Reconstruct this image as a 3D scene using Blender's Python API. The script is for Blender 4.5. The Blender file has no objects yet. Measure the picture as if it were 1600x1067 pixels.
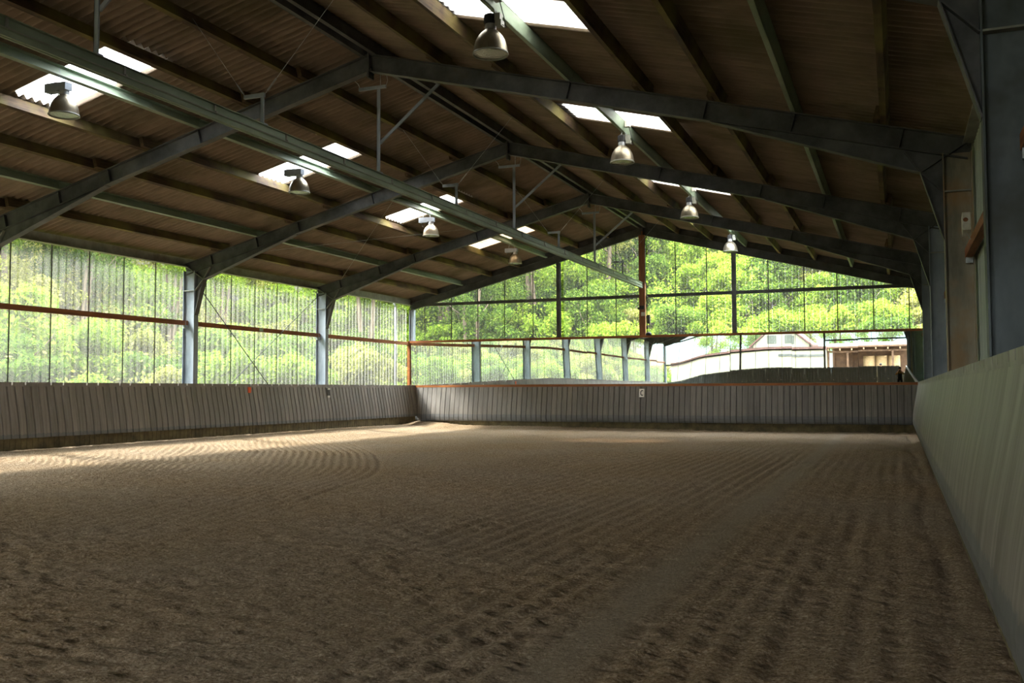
import bpy, bmesh, math, random
import numpy as np
from mathutils import Vector, Matrix

S = bpy.context.scene
COL = S.collection
R0 = random.Random(7)

# ---------------------------------------------------------------- helpers
def lin(h):
    h = h.lstrip('#'); o = []
    for i in (0, 2, 4):
        c = int(h[i:i+2], 16) / 255
        o.append(c / 12.92 if c <= .04045 else ((c + .055) / 1.055) ** 2.4)
    return (*o, 1)

class MB:
    """collects solids, then links them as one mesh object"""
    def __init__(s): s.v = []; s.f = []; s.m = []; s.cur = 0
    def add(s, v, f):
        n = len(s.v); s.v += [tuple(p) for p in v]
        s.f += [tuple(i + n for i in q) for q in f]; s.m += [s.cur] * len(f)
    def obox(s, c, ax, d):
        c = Vector(c); a = [Vector(k) * (h / 2) for k, h in zip(ax, d)]
        v = [c + a[0]*x + a[1]*y + a[2]*z for x in (-1, 1) for y in (-1, 1) for z in (-1, 1)]
        s.add(v, [(0,1,3,2), (4,6,7,5), (0,4,5,1), (2,3,7,6), (0,2,6,4), (1,5,7,3)])
    def box(s, x0, x1, y0, y1, z0, z1):
        s.obox(((x0+x1)/2, (y0+y1)/2, (z0+z1)/2), ((1,0,0), (0,1,0), (0,0,1)), (abs(x1-x0), abs(y1-y0), abs(z1-z0)))
    def bar(s, p0, p1, w, h, up=(0,0,1)):
        p0, p1 = Vector(p0), Vector(p1); a = (p1 - p0); L = a.length; a.normalize()
        up = Vector(up)
        if abs(a.dot(up)) > .99: up = Vector((1,0,0))
        l = a.cross(up).normalized(); u = l.cross(a).normalized()
        s.obox((p0+p1)/2, (a, l, u), (L, w, h))
    def tube(s, pts, r, n=8, cap=True):
        pts = [Vector(p) for p in pts]; rs = r if isinstance(r, (list, tuple)) else [r]*len(pts)
        rings = []
        ref = Vector((.31, .17, .93))
        for i, p in enumerate(pts):
            a = (pts[min(i+1, len(pts)-1)] - pts[max(i-1, 0)]).normalized()
            if abs(a.dot(ref)) > .97: ref = Vector((.9, .3, .1))
            l = a.cross(ref).normalized(); u = a.cross(l).normalized()
            rings.append([p + (l*math.cos(t) + u*math.sin(t))*rs[i] for t in [2*math.pi*k/n for k in range(n)]])
        v = [q for g in rings for q in g]; f = []
        for i in range(len(pts)-1):
            for k in range(n):
                f.append((i*n+k, i*n+(k+1) % n, (i+1)*n+(k+1) % n, (i+1)*n+k))
        if cap: f += [tuple(range(n))[::-1], tuple((len(pts)-1)*n+k for k in range(n))]
        s.add(v, f)
    def lathe(s, prof, c=(0,0,0), n=28, cap=False):
        v = []; f = []
        for r, z in prof:
            v += [(c[0]+r*math.cos(2*math.pi*k/n), c[1]+r*math.sin(2*math.pi*k/n), c[2]+z) for k in range(n)]
        for i in range(len(prof)-1):
            for k in range(n): f.append((i*n+k, i*n+(k+1) % n, (i+1)*n+(k+1) % n, (i+1)*n+k))
        if cap: f += [tuple(range(n))[::-1], tuple((len(prof)-1)*n+k for k in range(n))]
        s.add(v, f)
    def prism(s, poly, o, ex, ey, ez, t):
        """poly in (ex,ey) plane extruded by +-t/2 along ez"""
        o = Vector(o); ex, ey, ez = Vector(ex), Vector(ey), Vector(ez); n = len(poly)
        v = [o + ex*x + ey*y - ez*t/2 for x, y in poly] + [o + ex*x + ey*y + ez*t/2 for x, y in poly]
        f = [tuple(range(n))[::-1], tuple(range(n, 2*n))] + [(i, (i+1) % n, n+(i+1) % n, n+i) for i in range(n)]
        s.add(v, f)
    def ibeam(s, p0, p1, wd, depth, fw, tw=.012, tf=.016):
        p0, p1, wd = Vector(p0), Vector(p1), Vector(wd).normalized()
        a = p1 - p0; L = a.length; a.normalize(); wd = (wd - a*wd.dot(a)).normalized(); l = a.cross(wd); c = (p0+p1)/2
        s.obox(c, (a, wd, l), (L, depth-2*tf, tw))
        for k in (-1, 1): s.obox(c + wd*k*(depth-tf)/2, (a, wd, l), (L, tf, fw))
    def build(s, name, mat, parent=None, smooth=False, loc=None, recalc=True):
        me = bpy.data.meshes.new(name)
        me.from_pydata(s.v, [], s.f)
        for m in (mat if isinstance(mat, (list, tuple)) else [mat]): me.materials.append(m)
        if any(s.m): me.polygons.foreach_set('material_index', s.m)
        if recalc:
            bm = bmesh.new(); bm.from_mesh(me); bmesh.ops.recalc_face_normals(bm, faces=bm.faces); bm.to_mesh(me); bm.free()
        if smooth: me.polygons.foreach_set('use_smooth', [True]*len(me.polygons))
        return link(name, me, parent, loc)

def link(name, me, parent=None, loc=None):
    o = bpy.data.objects.new(name, me); COL.objects.link(o)
    if parent: o.parent = parent
    if loc: o.location = loc
    return o
def tag(o, label=None, cat=None, group=None, kind=None):
    for k, v in (('label', label), ('category', cat), ('group', group), ('kind', kind)):
        if v: o[k] = v
    return o
def thing(name, label, cat, loc=(0,0,0), rz=0, group=None):
    o = link(name, None, None, loc); o.rotation_euler.z = rz; o.empty_display_size = .2
    return tag(o, label, cat, group)
def copy_tree(o, parent=None):
    c = o.copy(); COL.objects.link(c)
    if parent: c.parent = parent
    for ch in list(o.children): copy_tree(ch, c)
    return c
def ordw(i): return ('first', 'second', 'third', 'fourth', 'fifth', 'sixth', 'seventh', 'eighth', 'ninth')[i]

# ---------------------------------------------------------------- materials
def nmat(name):
    m = bpy.data.materials.new(name); m.use_nodes = True
    nt = m.node_tree; nt.nodes.clear()
    out = nt.nodes.new('ShaderNodeOutputMaterial')
    return m, nt, out
def N(nt, t, **kw):
    n = nt.nodes.new('ShaderNode' + t)
    for k, v in kw.items():
        if k in n.inputs: n.inputs[k].default_value = v
        else: setattr(n, k, v)
    return n
def noise(nt, scale, detail=4, rough=.6, vec=None, stretch=None, coord='Object'):
    tc = N(nt, 'TexCoord'); src = tc.outputs[coord]
    if stretch:
        mp = N(nt, 'Mapping'); mp.inputs['Scale'].default_value = stretch
        nt.links.new(src, mp.inputs[0]); src = mp.outputs[0]
    n = N(nt, 'TexNoise', Scale=scale, Detail=detail, Roughness=rough); nt.links.new(src, n.inputs['Vector'])
    return n.outputs[0]
def ramp(nt, fac, stops):
    r = N(nt, 'ValToRGB'); e = r.color_ramp.elements
    while len(e) > 1: e.remove(e[-1])
    for i, (p, c) in enumerate(stops):
        k = e[0] if i == 0 else e.new(p)
        k.position = p; k.color = c if len(c) == 4 else (*c, 1)
    nt.links.new(fac, r.inputs[0]); return r.outputs[0]
def mixc(nt, fac, a, b, mode='MIX'):
    m = N(nt, 'Mix', data_type='RGBA', blend_type=mode)
    for s, v in ((m.inputs[0], fac), (m.inputs[6], a), (m.inputs[7], b)):
        if hasattr(v, 'is_output'): nt.links.new(v, s)
        else: s.default_value = v
    return m.outputs[2]
def pmat(name, base, dark=None, scale=3, stretch=None, rough=.6, metal=0, lo=.35, hi=.65, bump=0, bscale=None, third=None, coord='Object', spec=.4):
    m, nt, out = nmat(name)
    p = N(nt, 'BsdfPrincipled'); p.inputs['Roughness'].default_value = rough; p.inputs['Metallic'].default_value = metal
    p.inputs['Specular IOR Level'].default_value = spec
    base = lin(base) if isinstance(base, str) else base
    if dark:
        dark = lin(dark) if isinstance(dark, str) else dark
        c = ramp(nt, noise(nt, scale, 5, .65, stretch=stretch, coord=coord), [(lo, dark), (hi, base)])
        if third:
            tcol, tscale, tlo, thi = third
            f = ramp(nt, noise(nt, tscale, 4, .6, coord=coord), [(tlo, (0,0,0)), (thi, (1,1,1))])
            c = mixc(nt, f, c, lin(tcol))
        nt.links.new(c, p.inputs['Base Color'])
    else: p.inputs['Base Color'].default_value = base
    if bump:
        b = N(nt, 'Bump', Strength=bump, Distance=.02)
        nt.links.new(noise(nt, bscale or scale*8, 4, .6, stretch=stretch, coord=coord), b.inputs['Height']); nt.links.new(b.outputs[0], p.inputs['Normal'])
    nt.links.new(p.outputs[0], out.inputs[0]); return m

M = {}
M['steel'] = pmat('galvanised_steel', '#979fa8', '#79818a', 2.2, (1,1,.35), .55, .15, third=('#4a4a42', 1.1, .55, .75), bump=.08)
M['rafter'] = pmat('grimy_steel', '#5e5f5e', '#373837', 1.5, None, .6, .1, third=('#58482f', .8, .58, .8), bump=.08)
M['stain'] = pmat('stained_steel', '#a89e8a', '#6d6858', 1.6, (1,1,.3), .6, .05, third=('#96703f', 1.0, .46, .66), bump=.1)
M['steel_grimy'] = pmat('grimy_column_steel', '#5d6568', '#41484a', 1.4, (1,1,.4), .6, .1, third=('#33352c', 1.2, .45, .7), bump=.08)
M['green_steel'] = pmat('green_painted_steel', '#93a28d', '#74846e', 2, (1,.3,1), .55, 0, bump=.05)
M['pale_steel'] = pmat('pale_steel', '#9b9c92', '#7d7d72', 3, None, .5, .1)
M['zinc'] = pmat('zinc_bracket', '#b9bdc0', '#8d9194', 9, None, .4, .5)
M['timber'] = pmat('aged_timber', '#5f4a35', '#35291d', 2.2, (6,.4,6), .8, 0, third=('#766c38', .7, .44, .66), bump=.25, bscale=14)
M['girt'] = pmat('orange_timber', '#9a6239', '#6f4226', 2.0, (6,.5,6), .75, 0, bump=.2, bscale=12)
M['frame_wood'] = pmat('varnished_timber', '#a5632c', '#7d441c', 2.0, (.5,6,6), .55, 0, bump=.15, bscale=12)
M['post_wood'] = pmat('brown_post_timber', '#96603a', '#6b4128', 2.5, (6,6,.5), .7, 0, bump=.2, bscale=12)
M['roof'] = pmat('fibre_cement_sheet', '#8c7d6c', '#7b6d5d', 1.3, (1,2.5,1), .9, 0, third=('#565238', .5, .5, .8), bump=.12, bscale=30, spec=.2)
M['black'] = pmat('black_plastic', '#1c1c1b', rough=.5)
M['white'] = pmat('white_plastic', '#cfccc0', '#b0ab9a', 8, rough=.6)
M['sign_white'] = pmat('white_sign', '#f4f1e6', rough=.5)
M['orange'] = pmat('orange_plastic', '#d4551c', rough=.5)
M['alu'] = pmat('brushed_reflector', '#a49b87', '#7d7565', 5, (1,1,.4), .36, .75)
M['barn'] = pmat('white_render', '#9b957f', '#8d8873', .8, None, .85)
M['red_roof'] = pmat('red_roof_tile', '#59302a', '#45231e', 3, None, .8)
M['dark_wood'] = pmat('dark_shed_timber', '#6b4f3a', '#4a3526', 2, None, .8)
M['shutter'] = pmat('grey_shutter', '#3a3e38', rough=.6)
M['straw'] = pmat('pale_straw', '#a98f6c', '#927653', 7, (1,1,5), .95, bump=.5, bscale=40)
M['render_low'] = pmat('concrete_wall', '#8c8a80', '#6d6b62', 2, None, .9)
M['skin'] = pmat('skin', '#c99578', rough=.55)
M['hair'] = pmat('dark_hair', '#2a211b', rough=.6)
M['ochre'] = pmat('ochre_jacket', '#9a7226', '#7a581c', 6, rough=.9)
M['vest'] = pmat('black_cloth', '#1d1e20', '#141416', 6, rough=.9)
M['bark'] = pmat('bark', '#6a5a48', '#3f352b', 4, (3,3,.6), .95, bump=.5, bscale=12)

def kick_material():
    m, nt, out = nmat('kickboard_plastic')
    p = N(nt, 'BsdfPrincipled', Roughness=.5); p.inputs['Specular IOR Level'].default_value = .4
    c = ramp(nt, noise(nt, 1.6, 4, .6), [(.3, lin('#6b645c')), (.7, lin('#7f7870'))])
    c2 = ramp(nt, noise(nt, 2.2, 5, .6, stretch=(9,1,.5)), [(.38, lin('#645e57')), (.62, lin('#8d867e'))])
    c = mixc(nt, .42, c, c2)
    # each board its own shade
    tc = N(nt, 'TexCoord'); sx = N(nt, 'SeparateXYZ'); nt.links.new(tc.outputs['Object'], sx.inputs[0])
    oi = N(nt, 'ObjectInfo')
    d = N(nt, 'Math', operation='DIVIDE'); nt.links.new(sx.outputs[0], d.inputs[0]); d.inputs[1].default_value = .2184
    fl = N(nt, 'Math', operation='FLOOR'); nt.links.new(d.outputs[0], fl.inputs[0])
    ad = N(nt, 'Math', operation='MULTIPLY_ADD'); nt.links.new(oi.outputs['Random'], ad.inputs[0]); ad.inputs[1].default_value = 91; nt.links.new(fl.outputs[0], ad.inputs[2])
    wn = N(nt, 'TexWhiteNoise', noise_dimensions='1D'); nt.links.new(ad.outputs[0], wn.inputs['W'])
    v = ramp(nt, wn.outputs[0], [(0, (.80,.80,.80)), (1, (1.14,1.14,1.14))])
    c = mixc(nt, 1.0, c, v, 'MULTIPLY')
    # hoof-worn lower band with a ragged edge
    nz = noise(nt, 3, 4, .6, stretch=(8,1,.3))
    zz = N(nt, 'Math', operation='MULTIPLY_ADD'); nt.links.new(nz, zz.inputs[0]); zz.inputs[1].default_value = -.14; nt.links.new(sx.outputs[2], zz.inputs[2])
    lt = N(nt, 'Math', operation='LESS_THAN'); nt.links.new(zz.outputs[0], lt.inputs[0]); lt.inputs[1].default_value = .50
    f = N(nt, 'Math', operation='MULTIPLY'); nt.links.new(lt.outputs[0], f.inputs[0]); f.inputs[1].default_value = .6
    c = mixc(nt, f.outputs[0], c, lin('#55595c'))
    nt.links.new(c, p.inputs['Base Color'])
    b = N(nt, 'Bump', Strength=.12, Distance=.02); nt.links.new(noise(nt, 9, 4, .6, stretch=(6,1,.4)), b.inputs['Height']); nt.links.new(b.outputs[0], p.inputs['Normal'])
    nt.links.new(p.outputs[0], out.inputs[0]); return m
M['kick'] = kick_material()
M['groove'] = pmat('groove_backing', '#35322a', '#26231c', 3)
M['kick_dark'] = pmat('dark_scuffed_board', '#55585a', '#45484a', 3, (3,1,1), .6, third=('#c9c9c0', 9, .68, .74))
M['plinth'] = pmat('damp_plinth_timber', '#6d6142', '#453c28', 3, (1,5,1), .85, bump=.3)

def pane_material(name, haze, streak, tint):
    m, nt, out = nmat(name)
    tr = N(nt, 'BsdfTransparent'); tr.inputs[0].default_value = tint
    df = N(nt, 'BsdfDiffuse'); df.inputs[0].default_value = (.82,.80,.70,1)
    tl = N(nt, 'BsdfTranslucent'); tl.inputs[0].default_value = (.82,.80,.70,1)
    dm = N(nt, 'MixShader'); dm.inputs[0].default_value = .55
    nt.links.new(df.outputs[0], dm.inputs[1]); nt.links.new(tl.outputs[0], dm.inputs[2])
    f = ramp(nt, noise(nt, 3.5, 4, .7, stretch=(5,5,.15)), [(.35, (haze,)*3), (.75, (haze+streak,)*3)])
    lw = N(nt, 'LayerWeight', Blend=.25)
    ml = N(nt, 'Math', operation='MULTIPLY'); nt.links.new(lw.outputs['Facing'], ml.inputs[0]); ml.inputs[1].default_value = .10
    ad = N(nt, 'Math', operation='ADD', use_clamp=True); nt.links.new(ml.outputs[0], ad.inputs[0]); nt.links.new(f, ad.inputs[1])
    mx = N(nt, 'MixShader'); nt.links.new(ad.outputs[0], mx.inputs[0]); nt.links.new(tr.outputs[0], mx.inputs[1]); nt.links.new(dm.outputs[0], mx.inputs[2])
    gl = N(nt, 'BsdfGlossy', Roughness=.12)
    pw = N(nt, 'Math', operation='POWER'); nt.links.new(lw.outputs['Facing'], pw.inputs[0]); pw.inputs[1].default_value = 6
    lw.inputs[0].default_value = .5
    fr = N(nt, 'Math', operation='MULTIPLY_ADD'); nt.links.new(pw.outputs[0], fr.inputs[0]); fr.inputs[1].default_value = .35; fr.inputs[2].default_value = .02
    m2 = N(nt, 'MixShader'); nt.links.new(fr.outputs[0], m2.inputs[0]); nt.links.new(mx.outputs[0], m2.inputs[1]); nt.links.new(gl.outputs[0], m2.inputs[2])
    nt.links.new(m2.outputs[0], out.inputs[0]); return m
M['pane_left'] = pane_material('hazy_clear_sheet', .065, .08, (.93,.95,.91,1))
M['pane_clear'] = pane_material('clear_sheet', .025, .04, (.96,.97,.95,1))
M['seam'] = pmat('sheet_overlap_dirt', '#55564c', '#3c3d35', 4, (1,1,.2), .8)

def skylight_material(name, trans, transcol, dcol, st=(.6,2,1), lo=.30, hi=.40, dirtc='#4a3d2a'):
    m, nt, out = nmat(name)
    tr = N(nt, 'BsdfTransparent'); tr.inputs[0].default_value = transcol
    tl = N(nt, 'BsdfTranslucent')
    dirt = ramp(nt, noise(nt, 5, 5, .7, stretch=st), [(lo, lin(dirtc)), (hi, dcol)])
    nt.links.new(dirt, tl.inputs[0])
    mx = N(nt, 'MixShader'); mx.inputs[0].default_value = 1 - trans
    nt.links.new(tr.outputs[0], mx.inputs[1]); nt.links.new(tl.outputs[0], mx.inputs[2])
    nt.links.new(mx.outputs[0], out.inputs[0]); return m
M['sky_white'] = skylight_material('white_skylight_sheet', .0, (1,1,1,1), (.95,.95,.95,1))
M['sky_amber'] = skylight_material('amber_skylight_sheet', .0, (1,.80,.55,1), (.15,.105,.065,1))
M['sky_streak'] = skylight_material('streaked_skylight_sheet', .0, (1,1,1,1), (.50,.47,.42,1), (.3,9,1), .40, .52, '#5a5142')
M['sky_sunpatch'] = skylight_material('sun_patch_skylight_sheet', .30, (1,.74,.50,1), (.95,.95,.95,1))  # orange clear share added so the sun throws a warm patch on the sand

def sand_material():
    m, nt, out = nmat('arena_sand')
    p = N(nt, 'BsdfPrincipled', Roughness=.95); p.inputs['Specular IOR Level'].default_value = .15
    big = ramp(nt, noise(nt, .35, 3, .5), [(.35, lin('#9b7f58')), (.65, lin('#a1907a'))])
    mid = ramp(nt, noise(nt, 38, 5, .75), [(.36, lin('#453928')), (.47, lin('#91795c')), (.55, lin('#ab947a')), (.66, lin('#d8c7aa'))])
    c = mixc(nt, .68, big, mid)
    f = ramp(nt, noise(nt, 55, 3, .6), [(.69, (0,0,0)), (.75, (1,1,1))])
    c = mixc(nt, f, c, lin('#e0cfb0'))
    at = N(nt, 'Attribute', attribute_name='smoothed')
    mf = N(nt, 'Math', operation='MULTIPLY'); nt.links.new(at.outputs['Fac'], mf.inputs[0]); mf.inputs[1].default_value = .38
    c = mixc(nt, mf.outputs[0], c, lin('#a89b88'))
    nt.links.new(c, p.inputs['Base Color'])
    b = N(nt, 'Bump', Strength=1.0, Distance=.045); nt.links.new(noise(nt, 36, 6, .75), b.inputs['Height']); nt.links.new(b.outputs[0], p.inputs['Normal'])
    nt.links.new(p.outputs[0], out.inputs[0]); return m
M['sand'] = sand_material()

LEAFK = .52
def leaf_material(name, c0, c1, c2, tr=.5):
    m, nt, out = nmat(name)
    geo = N(nt, 'NewGeometry'); oi = N(nt, 'ObjectInfo')
    ad = N(nt, 'Math', operation='MULTIPLY_ADD'); nt.links.new(geo.outputs['Random Per Island'], ad.inputs[0]); ad.inputs[1].default_value = .75
    m1 = N(nt, 'Math', operation='MULTIPLY'); nt.links.new(oi.outputs['Random'], m1.inputs[0]); m1.inputs[1].default_value = .3
    nt.links.new(m1.outputs[0], ad.inputs[2])
    d4 = lambda h: tuple(LEAFK*q for q in lin(h)[:3])
    c = ramp(nt, ad.outputs[0], [(.1, d4(c0)), (.55, d4(c1)), (.95, d4(c2))])
    df = N(nt, 'BsdfDiffuse'); tl = N(nt, 'BsdfTranslucent'); nt.links.new(c, df.inputs[0]); nt.links.new(c, tl.inputs[0])
    mx = N(nt, 'MixShader'); mx.inputs[0].default_value = tr
    nt.links.new(df.outputs[0], mx.inputs[1]); nt.links.new(tl.outputs[0], mx.inputs[2])
    nt.links.new(mx.outputs[0], out.inputs[0]); return m
M['leaf_bright'] = leaf_material('spring_leaves', '#6c8a2c', '#9cbf3c', '#cfe05a')
M['leaf_mid'] = leaf_material('mid_green_leaves', '#46602a', '#6f9136', '#a3bd4e')
M['leaf_yellow'] = leaf_material('yellow_green_leaves', '#7b8438', '#b1b650', '#dcd581')
M['leaf_dark'] = leaf_material('dark_leaves', '#3a4d24', '#577434', '#86a048')
M['hill'] = pmat('leaf_litter', '#45422a', '#2c2b1a', .6, None, .95, third=('#4f4234', .35, .55, .7))
M['grass'] = pmat('rough_grass', '#7f8f4a', '#56662f', .7, None, .95)
M['yard'] = pmat('gravel_yard', '#6d6a62', '#58544a', 1.2, None, .95)
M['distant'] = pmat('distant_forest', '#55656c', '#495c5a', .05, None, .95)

def mirror_material():
    m, nt, out = nmat('dusty_mirror')
    gl = N(nt, 'BsdfGlossy', Roughness=.004); gl.inputs[0].default_value = (.80,.86,.81,1)
    df = N(nt, 'BsdfDiffuse'); df.inputs[0].default_value = (.62,.66,.62,1)
    f = ramp(nt, noise(nt, 14, 5, .75), [(.58, (.015,)*3), (.80, (.45,)*3)])
    mx = N(nt, 'MixShader'); nt.links.new(f, mx.inputs[0]); nt.links.new(gl.outputs[0], mx.inputs[1]); nt.links.new(df.outputs[0], mx.inputs[2])
    nt.links.new(mx.outputs[0], out.inputs[0]); return m
M['mirror'] = mirror_material()
M['sheet'] = pmat('grey_wall_sheet', '#b4bcb0', '#939d92', 1.4, (4,4,.3), .6, .05)
def lens_material():
    m, nt, out = nmat('lamp_glass')
    p = N(nt, 'BsdfPrincipled', Roughness=.18); p.inputs['Base Color'].default_value = (.55,.58,.52,1); p.inputs['Metallic'].default_value = .55
    b = N(nt, 'Bump', Strength=.5, Distance=.02); nt.links.new(noise(nt, 40, 2, .5), b.inputs['Height']); nt.links.new(b.outputs[0], p.inputs['Normal'])
    nt.links.new(p.outputs[0], out.inputs[0]); return m
M['lens'] = lens_material()

# ---------------------------------------------------------------- dimensions
BAY = 6.88
FY = [36.19 - BAY*k for k in range(8)]          # gable, three visible frames, near frame, ... back gable
YD, YBK = FY[0], FY[7]
def ztop(x): return 7.80 - .257*abs(x)          # top of rafters
PX = [1.40, 2.67, 3.93, 5.16, 6.38, 7.62, 8.85] # purlin positions
STEELP = (3.93, 7.62)
def bayname(k): return ordw(k) + ' bay from end gable'
ZEAVE = 5.14

# ---------------------------------------------------------------- floor (sand, harrowed)
def vnoise(x, y, seed):
    rng = np.random.default_rng(seed); T = rng.random((256, 256))
    xi = np.floor(x).astype(int); yi = np.floor(y).astype(int); fx = x-xi; fy = y-yi
    fx = fx*fx*(3-2*fx); fy = fy*fy*(3-2*fy); g = lambda a, b: T[a & 255, b & 255]
    return (g(xi,yi)*(1-fx)+g(xi+1,yi)*fx)*(1-fy)+(g(xi,yi+1)*(1-fx)+g(xi+1,yi+1)*fx)*fy
def sstep(a, b, x): t = np.clip((x-a)/(b-a), 0, 1); return t*t*(3-2*t)
TY = np.array([-12, 4.99, 6.04, 7.74, 10.75, 15.45, 17.51, 21.14, 24.9, 30, 37])
TXX = np.array([6.2, 3.2, 2.9, 2.5, 1.57, .24, -.79, -3.09, -6.11, -10.5, -17])
def base_h(x, y):
    return .19*sstep(-6.8, -9.4, x)*(1-.2*sstep(28, 36, y)) + .10*sstep(34.6, 35.8, y)*sstep(4, -6, x) + .02
def floor_h(x, y):
    h = base_h(x, y)
    xc = np.interp(y, TY, TXX)
    # smooth the polyline a little
    xc = (xc + np.interp(y-.8, TY, TXX) + np.interp(y+.8, TY, TXX))/3
    sl = (np.interp(y+.5, TY, TXX)-np.interp(y-.5, TY, TXX))
    d = (x-xc)/np.sqrt(1+sl*sl)
    left = sstep(.15, -.1, d)
    wob = (vnoise(x*.8, y*.8, 1)-.5)*.10 + (vnoise(x*3, y*3, 8)-.5)*.03
    g1 = np.sin(2*np.pi*(d+wob*.5)/.185)
    g2 = np.sin(2*np.pi*(x+wob*.6)/.21)
    amp1 = .017*(.5+vnoise(x*.5, y*.5, 2)) * sstep(-9.2, -7.0, x) * (.30+.70*sstep(8, 15, y))
    amp2 = .011*(.32+1.5*vnoise(x*.6, y*.2, 3)**2.5)*(1-.5*sstep(18, 30, y))
    track = np.exp(-((x-7.25)/.24)**2)                     # smooth lane trodden flat
    h = h + left*g1*amp1 + (1-left)*g2*amp2*(1-track)
    h = h - .020*np.exp(-((d+.02)/.09)**2)*sstep(30, 22, y)*sstep(8, 16, y)
    rut = np.exp(-((x-9.30-.04*np.sin(y*.9))/.07)**2)*(.4+.9*vnoise(x*.2, y*1.2, 6))
    h = h - .035*rut + .035*sstep(8.9, 9.2, x)*sstep(9.6, 9.3, x)*.3
    h = h - .03*np.exp(-((x-8.45-.05*np.sin(y*.7))/.10)**2)*vnoise(x*.3, y*.9, 9)*(1-sstep(20, 27, y))
    lumps = (vnoise(x*7, y*7, 4)-.5)*.024 + (vnoise(x*17, y*17, 5)-.5)*.016 + (vnoise(x*37, y*37, 7)-.5)*.009
    h = h + lumps*(1-.75*track)*(.6+.8*vnoise(x*.7, y*.7, 11))
    return h, track
def big_mesh(name, xs, ys, hfun, mat):
    X, Y = np.meshgrid(xs, ys); H, T = hfun(X, Y)
    nx, ny = len(xs), len(ys)
    co = np.stack([X, Y, H], -1).reshape(-1, 3).astype(np.float32)
    i = np.arange(nx*ny).reshape(ny, nx)
    q = np.stack([i[:-1,:-1], i[:-1,1:], i[1:,1:], i[1:,:-1]], -1).reshape(-1, 4).astype(np.int32)
    me = bpy.data.meshes.new(name); me.vertices.add(len(co)); me.vertices.foreach_set('co', co.ravel())
    me.loops.add(q.size); me.loops.foreach_set('vertex_index', q.ravel())
    me.polygons.add(len(q)); me.polygons.foreach_set('loop_start', np.arange(0, q.size, 4, dtype=np.int32))
    me.polygons.foreach_set('use_smooth', np.ones(len(q), bool))
    me.update(calc_edges=True)
    if T is not None:
        a = me.attributes.new('smoothed', 'FLOAT', 'POINT'); a.data.foreach_set('value', T.ravel().astype(np.float32))
    me.materials.append(mat); return me
ys = [2.3]
while ys[-1] < 36.25: ys.append(ys[-1] + .010 + .0014*ys[-1])
ys = list(np.arange(-12.2, 2.2, .12)) + ys
xs = np.arange(-9.98, 9.99, .034)
floor = link('floor', big_mesh('floor', xs, np.array(ys), floor_h, M['sand'])); tag(floor, kind='structure')

# ---------------------------------------------------------------- outside ground and hill
def hill_h(x, y):
    a = np.clip(-15.0-x, 0, None)*.50
    b = np.clip(y-41.5, 0, None)*.78
    b = b*(1-.35*sstep(8, 30, x))
    h = np.maximum(a, b) + .25*np.minimum(a, b)
    h = np.minimum(h, 15+.1*h)
    return h + (vnoise(x*.35, y*.35, 20)-.5)*1.3*np.clip(h, 0, 1) + (vnoise(x*1.1, y*1.1, 21)-.5)*.5*np.clip(h, 0, 1) - .03
def hill_f(x, y): return hill_h(x, y), None
hx = np.arange(-62, 62.1, .8); hy = np.arange(-80, 86, .8)
hill = link('hillside', big_mesh('hillside', hx, hy, hill_f, M['hill'])); tag(hill, kind='structure')
mb = MB(); mb.box(-14.5, 90, -140, -13.0, -.25, -.005); tag(mb.build('ground', M['yard']), kind='structure')

# ---------------------------------------------------------------- ceiling (corrugated fibre-cement, four sheet rows a side)
PITCH = .177; AMP = .037
SKY_L = [(31.30, 32.36), (25.25, 26.31), (19.08, 20.14), (12.13, 13.19)]
SKY_R = [(31.40, 32.46), (25.10, 26.16), (18.30, 19.36), (12.13, 13.19)]
def snap(a): return round(a/PITCH)*PITCH
ROWS = [(.06, 2.86), (2.70, 5.34), (5.14, 7.82), (7.62, 10.55)]
def zroof(x, y, off=0): return 8.053 - .257*abs(x) + AMP*math.cos(2*math.pi*y/PITCH) + off
def wave_rows(mb, s, row, y0, y1, off):
    n = int(round((y1-y0)/PITCH*12)); x0, x1 = ROWS[row]
    v = []
    for i in range(n+1):
        y = y0 + (y1-y0)*i/n
        v += [(s*x0, y, zroof(x0, y, -.007)), (s*x1, y, zroof(x1, y, .007))]
    f = [(2*i, 2*i+1, 2*i+3, 2*i+2) for i in range(n)]
    mb.add(v, f)
mb = MB()
YA, YB_ = snap(YBK-.35), snap(YD+.45)
for s, holes in ((-1, SKY_L), (1, SKY_R)):
    for r in range(4):
        if r == 1:
            cuts = sorted((snap(a), snap(b)) for a, b in holes); y = YA
            for a, b in cuts: wave_rows(mb, s, r, y, a, -.012*r); y = b
            wave_rows(mb, s, r, y, YB_, -.012*r)
        else: wave_rows(mb, s, r, YA, YB_, -.012*r)
mb.prism([(-.45, 7.99), (0, 8.12), (.45, 7.99), (.45, 8.005), (0, 8.15), (-.45, 8.005)], (0, (YA+YB_)/2, 0), (1,0,0), (0,0,1), (0,1,0), YB_-YA)
ceil = mb.build('ceiling', M['roof'], smooth=False, recalc=False); tag(ceil, kind='structure')
for p in ceil.data.polygons: p.use_smooth = True
for s, holes, sd in ((-1, SKY_L, 'left'), (1, SKY_R, 'right')):
    for k, (a, b) in enumerate(holes):
        mb = MB(); wave_rows(mb, s, 1, snap(a), snap(b), -.012)
        amber = k == 0 or s > 0
        o = mb.build('skylight', M['sky_amber'] if (k == 0 and s < 0) else M['sky_streak'] if (s > 0 and k > 0) else M['sky_sunpatch'] if (k == 1 and s < 0) else M['sky_white'], smooth=True, recalc=False)
        tag(o, f"{'amber tinted' if (k == 0 and s < 0) else 'white'} corrugated skylight sheet in the {sd} roof slope, {bayname(k)}", 'skylight', 'skylights in the roof')
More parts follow.
